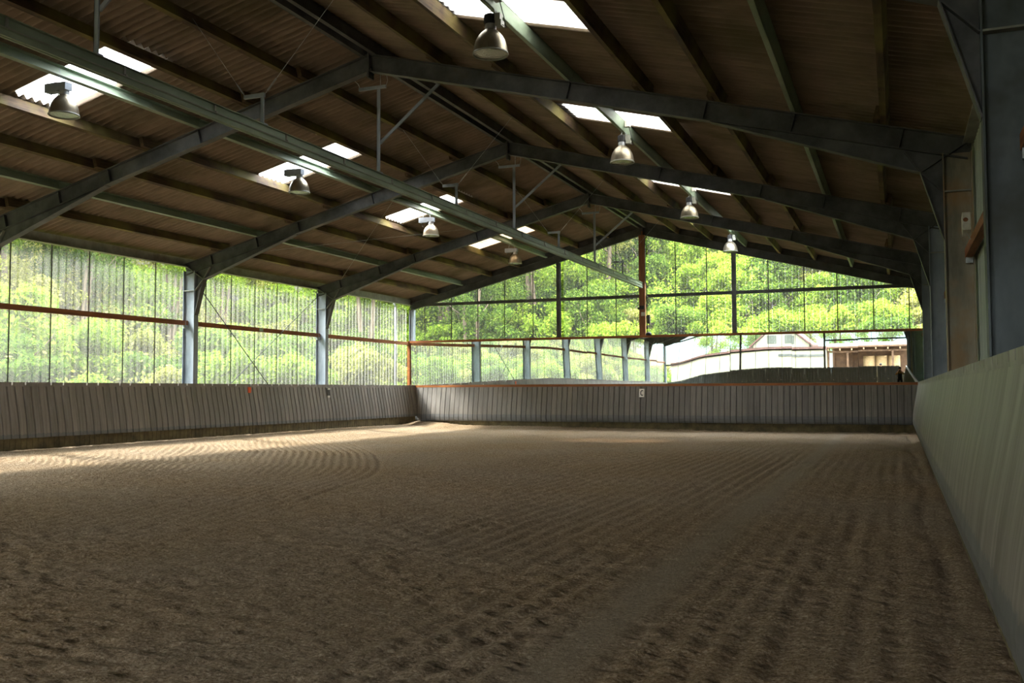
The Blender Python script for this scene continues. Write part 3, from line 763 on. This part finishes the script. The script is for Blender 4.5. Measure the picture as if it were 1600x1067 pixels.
def dome(rng, r, h, n, cr):
    c = []
    for i in range(n):
        a = rng.random()*6.283; q = math.sqrt(rng.random()); z = rng.random()
        c.append((math.cos(a)*q*r*(1-.4*z), math.sin(a)*q*r*(1-.4*z), .25+z*h, cr*(.7+.6*rng.random())))
    return c
rv = random.Random(11)
SHR = []
for i, mk in enumerate(('leaf_bright', 'leaf_mid', 'leaf_yellow', 'leaf_bright', 'leaf_mid')):
    SHR.append(leaf_mesh('foliage', 30+i, dome(rv, 1.5, 1.9, 46, .36), 8000, .105, M[mk]))
def ground_z(x, y): return float(hill_h(np.array([[x]]), np.array([[y]]))[0, 0])
def stems(h, seed, r0=.13, n=3, spread=.9):
    rg = random.Random(seed); mb = MB()
    for i in range(n):
        a = rg.random()*6.283; p = Vector((math.cos(a)*.15*(n > 1), math.sin(a)*.15*(n > 1), -.3)); pts = [p]; rr = [r0]
        dx, dy = math.cos(a)*spread*.1, math.sin(a)*spread*.1
        for k in range(1, 7):
            p = p + Vector((dx+rg.uniform(-.15, .15), dy+rg.uniform(-.15, .15), h/6)); pts.append(p); rr.append(r0*(1-.13*k))
        mb.tube(pts, rr, 7)
        for k in range(3, 7):
            b = rg.random()*6.283; L = h*.16*rg.uniform(.7, 1.3); q = pts[k]
            mb.tube([q, q+Vector((math.cos(b)*L*.5, math.sin(b)*L*.5, L*.35)), q+Vector((math.cos(b)*L, math.sin(b)*L, L*.9))], [rr[k]*.5, rr[k]*.35, .012], 5)
    return mb
STM = []
for i in range(3):
    o = stems(1.5, 50+i, .03, 4, 2.5).build('stem', M['bark'], smooth=True); STM.append(o.data); bpy.data.objects.remove(o)
def put_shrub(x, y, s, kind, label, group):
    t = link('shrub', None, None, (x, y, ground_z(x, y)-.05)); t.scale = (s, s, s*rv.uniform(.85, 1.2)); t.rotation_euler.z = rv.random()*6.28
    tag(t, label, 'shrub', group); link('foliage', SHR[kind], t); link('stem', STM[rv.randrange(3)], t)
# slope behind the end gable
x = -21.0
while x < 19:
    y = 41.2
    while y < 60:
        xx, yy = x + rv.uniform(-.7, .7), y + rv.uniform(-.6, .6)
        if rv.random() < .97 and ground_z(xx, yy) < 15:
            kind = rv.choice((0, 0, 3, 1, 2) if xx > -3 else (1, 4, 0, 1, 3))
            put_shrub(xx, yy, rv.uniform(.75, 1.25), kind, 'spring green shrub on the steep slope behind the end gable', 'shrubs behind the end gable')
        y += 1.75
    x += 1.85
# strip outside the left wall
y = -40.0
while y < 42:
    for xb in (-13.6, -16.2, -19.0, -22.0):
        xx, yy = xb + rv.uniform(-.7, .7), y + rv.uniform(-.7, .7)
        if rv.random() < .88:
            put_shrub(xx, yy, rv.uniform(.8, 1.35), rv.choice((2, 2, 0, 3, 1)), 'yellow green shrub in the thicket outside the left wall', 'shrubs outside the left wall')
    y += 2.4
# undergrowth: uncountable leaf cover
def cover(name, label, x0, x1, y0, y1, n, seed, mat, hmax, size):
    rg = np.random.default_rng(seed); px = x0+(x1-x0)*rg.random(n); py = y0+(y1-y0)*rg.random(n)
    pz = hill_h(px, py) + hmax*rg.random(n)**1.3*(.15+1.7*vnoise(px*.7, py*.7, 60)*vnoise(px*2.1, py*2.1, 63))
    nrm = rg.normal(size=(n, 3))*.7 + np.array([0, 0, .6]); nrm /= np.linalg.norm(nrm, axis=1)[:, None]
    a = np.cross(nrm, rg.normal(size=(n, 3))); a /= np.linalg.norm(a, axis=1)[:, None]; b = np.cross(nrm, a)
    sz = size*(.6+.8*rg.random(n))[:, None]; p = np.stack([px, py, pz], 1)
    q = np.stack([p-a*sz*.62, p-b*sz*.36, p+a*sz*.62, p+b*sz*.36], 1).reshape(-1, 3).astype(np.float32); f = np.arange(4*n, dtype=np.int32)
    me = bpy.data.meshes.new(name); me.vertices.add(len(q)); me.vertices.foreach_set('co', q.ravel())
    me.loops.add(len(f)); me.loops.foreach_set('vertex_index', f); me.polygons.add(n); me.polygons.foreach_set('loop_start', np.arange(0, 4*n, 4, dtype=np.int32))
    me.update(calc_edges=True); me.materials.append(mat); tag(link(name, me), label, 'undergrowth', None, 'stuff')
cover('undergrowth', 'low leafy undergrowth covering the slope behind the end gable', -24, 22, 40.5, 64, 300000, 61, M['leaf_bright'], 2.6, .115)
cover('undergrowth', 'low leafy undergrowth on the bank outside the left wall', -34, -12.8, -20, 44, 260000, 62, M['leaf_yellow'], 2.0, .12)
# trees
TREES = []
for i, (mk, h, r) in enumerate((('leaf_bright', 10, 2.9), ('leaf_mid', 11, 3.1), ('leaf_yellow', 9, 2.6), ('leaf_dark', 11, 3.0))):
    cl = []
    rg = random.Random(80+i)
    for k in range(34):
        a = rg.random()*6.283; q = math.sqrt(rg.random())*r; z = h*(.38+.6*rg.random()); q *= 1.15 - .75*abs(z/h-.62)
        cl.append((math.cos(a)*q, math.sin(a)*q, z, rg.uniform(.6, 1.15)))
    lm = leaf_mesh('crown', 90+i, cl, 20000, .12, M[mk])
    o = stems(h*.86, 60+i, .17, 2 if i % 2 else 3).build('trunk', M['bark'], smooth=True); tm = o.data; bpy.data.objects.remove(o)
    TREES.append((lm, tm))
def put_tree(x, y, s, kind, label, group):
    t = link('tree', None, None, (x, y, ground_z(x, y)-.1)); t.scale = (s, s, s); t.rotation_euler.z = rv.random()*6.28
    tag(t, label, 'tree', group); link('crown', TREES[kind][0], t); link('trunk', TREES[kind][1], t)
y = -48.0
while y < 46:
    for xb in (-22.8, -26.8, -31.0, -36.0):
        put_tree(xb + rv.uniform(-1.6, 1.6), y + rv.uniform(-1.5, 1.5), rv.uniform(.72, .95)*(.82 if xb > -24 else 1), rv.choice((0, 1, 2, 3, 2, 0)), 'tall leafy tree in the wood outside the left wall', 'trees outside the left wall')
    y += 3.6
for x, y, s, k in ((-17, 44.5, 1, 1), (-13.5, 47, .95, 3), (-10.5, 43.6, .8, 1), (-8.2, 46.5, .9, 0), (-15, 51, 1, 0), (-5.2, 49.5, .8, 2), (-20, 49, 1.1, 3), (-11, 54, 1, 1), (-3.5, 55.5, .8, 3)):
    put_tree(x, y, s, k, 'tall leafy tree left of centre on the slope behind the end gable', 'trees behind the end gable')
for x in range(-24, 30, 5):
    put_tree(x+rv.uniform(-1, 1), 62+rv.uniform(-2, 2), rv.uniform(.8, 1), rv.choice((0, 1, 3)), 'leafy tree along the top of the slope behind the end gable', 'trees on the ridge behind the end gable')

# ---------------------------------------------------------------- yard behind the back gable (seen in the mirror)
t = thing('barn', 'long low white barn with a red roof edge behind the back gable', 'building', (-4.3, -22, 0))
mb = MB(); mb.box(-7.2, 7.15, -6, 0, -.05, 3.28); mb.build('wall', M['barn'], t)
mb = MB(); mb.box(-7.35, 7.2, -6.1, .12, 3.28, 3.60); mb.build('roof', M['red_roof'], t)
mb = MB(); mb.box(2.9, 7.1, 0, .08, 2.68, 2.88); mb.build('vent_strip', M['rafter'], t)
t = thing('house', 'white gabled house with a red roof behind the barn', 'building', (-2.9, -38, 0))
mb = MB(); mb.prism([(-3.0, -.05), (3.0, -.05), (3.0, 4.0), (0, 6.5), (-3.0, 4.0)], (0, -4, 0), (1,0,0), (0,0,1), (0,1,0), 8); mb.build('wall', M['barn'], t)
mb = MB()
for s in (-1, 1): mb.prism([(s*3.4, 3.78), (0, 6.62), (0, 6.80), (s*3.4, 3.96)], (0, -3.9, 0), (1,0,0), (0,0,1), (0,1,0), 8.8)
mb.build('roof', M['red_roof'], t)
for x in (-.95, .95):
    mb = MB(); mb.box(x-.5, x+.5, .0, .05, 4.05, 5.0); mb.box(x-.03, x+.03, .05, .07, 4.05, 5.0); mb.build('window', M['shutter'], t)
t = thing('shed', 'open timber shed with a lean-to roof sheltering straw bales', 'shed', (6.9, -24, 0))
mb = MB(); mb.prism([(.6, 3.40), (-8, 3.85), (-8, 3.95), (.6, 3.55)], (0, 0, 0), (0,1,0), (0,0,1), (1,0,0), 8.4); mb.build('roof', M['dark_wood'], t)
mb = MB(); mb.box(-4, 4, -.1, .08, 2.98, 3.14); mb.build('beam', M['dark_wood'], t)
mb = MB(); x = -3.9
while x < 4: mb.box(x-.05, x+.05, -.05, .55, 3.18, 3.36); x += 1.05
mb.build('rafter', M['straw'], t)
for x in (-3.9, -2.2, 1.75, 3.95):
    for yy in (0, -7.5):
        mb = MB(); mb.box(x-.09, x+.09, yy-.09, yy+.09, -.05, 3.1 if yy == 0 else 3.7); mb.build('post', M['dark_wood'], t)
mb = MB(); mb.box(-4, 4, -7.9, -7.75, -.05, 3.8); mb.build('back_wall', M['dark_wood'], t)
mb = MB(); mb.lathe([(0,0), (.50,0), (.53,.05), (.53,1.05), (.50,1.1), (0,1.1)], n=28); o = mb.build('straw_bale', M['straw'], smooth=False); bm_ = o.data; bpy.data.objects.remove(o)
for j, nm in enumerate(('lower', 'upper')):
    for i, x in enumerate((6.55, 7.65, 8.75)):
        o = link('straw_bale', bm_); o.location = (x, -25.6, -.03 + 1.09*j + .55); o.location.z -= .55
        o.scale = (1, 1, 1 if j == 0 else 1.35)
        tag(o, f"{('left', 'middle', 'right')[i]} round straw bale in the {nm} row under the shed roof", 'straw bale', 'straw bales in the shed')
for i, x in enumerate((-13, -8, -3, 2.5, 8, 13.5, 19)):
    o = link('tree', None, None, (x, -56 + 3*math.sin(i*2.1), -.05)); o.scale = (1.1, 1.1, .95)
    tag(o, 'leafy tree standing behind the barn and the house', 'tree', 'trees behind the barn'); link('crown', TREES[i % 3][0], o); link('trunk', TREES[i % 3][1], o)
me = big_mesh('distant_hills', np.arange(-160, 161, 8.0), np.arange(-170, -89, 8.0), lambda x, y: (-.5 + 16*sstep(-95, -150, y)*(.7+.6*vnoise(x*.02+3, y*.02, 40)), None), M['distant'])
o = link('hills', me); tag(o, kind='structure')

mb = MB(); mb.box(3.7, 10.0, -15.2, -12.3, -.1, .20); tag(mb.build('concrete_apron', M['render_low']), kind='structure')
# ---------------------------------------------------------------- people
def person(name, label, loc, rz, joints, edges, radii, mats, extra):
    t = thing(name, label, 'person', loc, rz)
    me = bpy.data.meshes.new('body'); me.from_pydata([Vector(j) for j in joints], edges, [])
    b = link('body', me, t)
    bpy.context.view_layer.objects.active = b
    sk = b.modifiers.new('skin', 'SKIN'); sk.use_smooth_shade = True
    for i, r in enumerate(radii):
        q = me.skin_vertices[0].data[i]; q.radius = (r, r) if not isinstance(r, tuple) else r
    me.skin_vertices[0].data[0].use_root = True
    b.modifiers.new('sub', 'SUBSURF').levels = 2
    b.modifiers['sub'].render_levels = 2
    dg = bpy.context.evaluated_depsgraph_get(); nm = bpy.data.meshes.new_from_object(b.evaluated_get(dg))
    b.modifiers.clear(); b.data = nm
    for m in mats: nm.materials.append(m)
    return t, b
def dress(b, fn):
    nm = b.data; nm.polygons.foreach_set('material_index', [fn(Vector(p.center)) for p in nm.polygons]); nm.polygons.foreach_set('use_smooth', [True]*len(nm.polygons))
def head_parts(t, c, hair=True):
    mb = MB()
    prof = []
    for i in range(9):
        a = math.pi*.5*i/8; prof.append((.103*math.cos(a)+.002, .112*math.sin(a)))
    mb.lathe(prof, (c[0], c[1]-.018, c[2]+.03), 16)
    mb.lathe([(.088,-.05), (.104,.0), (.103,.04)], (c[0], c[1]-.03, c[2]+.0), 16)
    mb.build('hair', M['hair'], t, smooth=True)
    for s in (-1, 1):
        mb = MB(); mb.lathe([(0,-.010), (.010,-.004), (.010,.004), (0,.010)], (c[0]+s*.032, c[1]+.092, c[2]+.005), 8); mb.build('eye', M['black'], t, smooth=True)
# joints: pelvis, chest, neckbase, neck, head, (facing +Y)
def std_body(hold):
    J = [(0,0,.95), (0,0,1.15), (0,.01,1.36), (0,.01,1.47), (0,.03,1.58), (0,.035,1.68),
         (-.10,0,.90), (-.12,.02,.50), (-.12,-.02,.09), (-.13,.13,.04), (.10,0,.90), (.12,.02,.50), (.12,-.02,.09), (.13,.13,.04)]
    E = [(0,1), (1,2), (2,3), (3,4), (4,5), (0,6), (6,7), (7,8), (8,9), (0,10), (10,11), (11,12), (12,13)]
    Rr = [(.15,.11), (.14,.10), (.15,.10), .055, .085, .075, .09, .062, .045, .035, .09, .062, .045, .035]
    for s in (-1, 1):
        n = len(J)
        if hold: J += [(s*.18, .0, 1.38), (s*.27, .10, 1.22), (s*.10, .26, 1.47), (s*.055, .27, 1.53)]
        else: J += [(s*.18, .0, 1.38), (s*.25, -.03, 1.12), (s*.26, .04, .88), (s*.26, .06, .80)]
        E += [(2, n), (n, n+1), (n+1, n+2), (n+2, n+3)]
        Rr += [.062, .048, .034, .036]
        m = n+3; h = Vector(J[m]); up = Vector((0,0,1)) if hold else Vector((0,0,-1))
        for q in range(4):
            k = len(J); f0 = h + Vector(((q-1.5)*.019*1.0, .012, 0)) if not hold else h + Vector((-s*.0 + (q-1.5)*.019, .02, .015))
            J += [tuple(f0 + up*.05), tuple(f0 + up*(.085-.008*abs(q-1.5)) + Vector((-s*.012 if hold else 0, .015, 0)))]
            E += [(m, k), (k, k+1)]; Rr += [.010, .008]
        k = len(J); J += [tuple(h + Vector((-s*.035, .02, .02 if hold else -.02))), tuple(h + Vector((-s*.05, .035, .05 if hold else -.05)))]
        E += [(m, k), (k, k+1)]; Rr += [.011, .009]
    return J, E, Rr
J, E, Rr = std_body(True)
t, b = person('person', 'person in ochre sleeves and black vest raising a camera, seen in the mirror', (9.17, -.345, .04), 0, J, E, Rr, (M['skin'], M['ochre'], M['vest']), None)
def f1(c):
    if c.z > 1.44 and abs(c.x) < .12 and c.y < .2: return 0
    if abs(c.x) > .145 and c.z > .95: return 1 if c.y < .22 else 0
    if c.y > .235 and c.z > 1.3: return 0
    if c.z > 1.30: return 1
    return 2
dress(b, f1); head_parts(t, (0, .035, 1.64))
t = thing('hand_camera', 'black camera held up to the face of the person in ochre', 'camera', (9.15, -.115, 1.535))
mb = MB(); mb.box(-.07, .07, -.035, .03, -.05, .045); mb.box(-.03, .03, -.03, .025, .045, .07); mb.build('body', M['black'], t)
mb = MB(); mb.lathe([(.0,0), (.036,0), (.036,.045), (.030,.05), (0,.046)], n=18); o = mb.build('lens', M['black'], t); o.rotation_euler.x = -math.pi/2; o.location = (0, .03, -.005)
J, E, Rr = std_body(False)
t, b = person('person', 'person in a dark shirt standing behind the back kickboard', (7.75, -13.2, .185), 0, J, E, Rr, (M['skin'], M['vest'], M['vest']), None)
dress(b, lambda c: 0 if (c.z > 1.44 and abs(c.x) < .12) or (abs(c.x) > .2 and c.z < .93) else 1); head_parts(t, (0, .035, 1.64))

# ---------------------------------------------------------------- light
w = bpy.data.worlds.new('sky'); S.world = w; w.use_nodes = True; nt = w.node_tree; nt.nodes.clear()
out = nt.nodes.new('ShaderNodeOutputWorld'); bg = nt.nodes.new('ShaderNodeBackground'); tc = nt.nodes.new('ShaderNodeTexCoord'); sx = nt.nodes.new('ShaderNodeSeparateXYZ')
nt.links.new(tc.outputs['Generated'], sx.inputs[0])
c = ramp(nt, sx.outputs[2], [(.0, (1,1,1)), (.25, (.93,.97,1.0)), (1, (.80,.90,1.0))])
nt.links.new(c, bg.inputs[0]); bg.inputs[1].default_value = 3.8; nt.links.new(bg.outputs[0], out.inputs[0])
sun = bpy.data.lights.new('sun', 'SUN'); sun.energy = 3.1; sun.angle = math.radians(8); sun.color = (1, .97, .94)
so = bpy.data.objects.new('sun', sun); COL.objects.link(so); so.location = (-30, -12, 42)
so.rotation_euler = Vector((5.15, 2.1, -7)).to_track_quat('-Z', 'Y').to_euler()

# ---------------------------------------------------------------- camera
YAW, PIT, ROL = math.radians(21.713), math.radians(2.9), math.radians(-.21)
fw = Vector((-math.sin(YAW)*math.cos(PIT), math.cos(YAW)*math.cos(PIT), math.sin(PIT)))
rt = Vector((math.cos(YAW), math.sin(YAW), 0)); up = rt.cross(fw)
r2 = rt*math.cos(ROL) + up*math.sin(ROL); u2 = up*math.cos(ROL) - rt*math.sin(ROL)
cam = bpy.data.cameras.new('camera'); co = bpy.data.objects.new('camera', cam); COL.objects.link(co)
co.matrix_world = Matrix(((r2.x, u2.x, -fw.x, 9.015), (r2.y, u2.y, -fw.y, 0), (r2.z, u2.z, -fw.z, 1.524), (0,0,0,1)))
cam.lens = 36*1511.2/1600; cam.sensor_width = 36; cam.clip_start = .05; cam.clip_end = 400
S.camera = co
S.view_settings.view_transform = 'Standard'; S.view_settings.look = 'None'; S.view_settings.gamma = 1; S.view_settings.use_curve_mapping = False
S.view_settings.exposure = 2.48
S.cycles.transparent_max_bounces = 24; S.cycles.max_bounces = 10; S.cycles.diffuse_bounces = 5; S.cycles.caustics_reflective = False; S.cycles.caustics_refractive = False
S.cycles.sample_clamp_indirect = 6
S.cycles.use_guiding = True; S.cycles.use_surface_guiding = True; S.cycles.surface_guiding_probability = .6; S.cycles.guiding_training_samples = 64
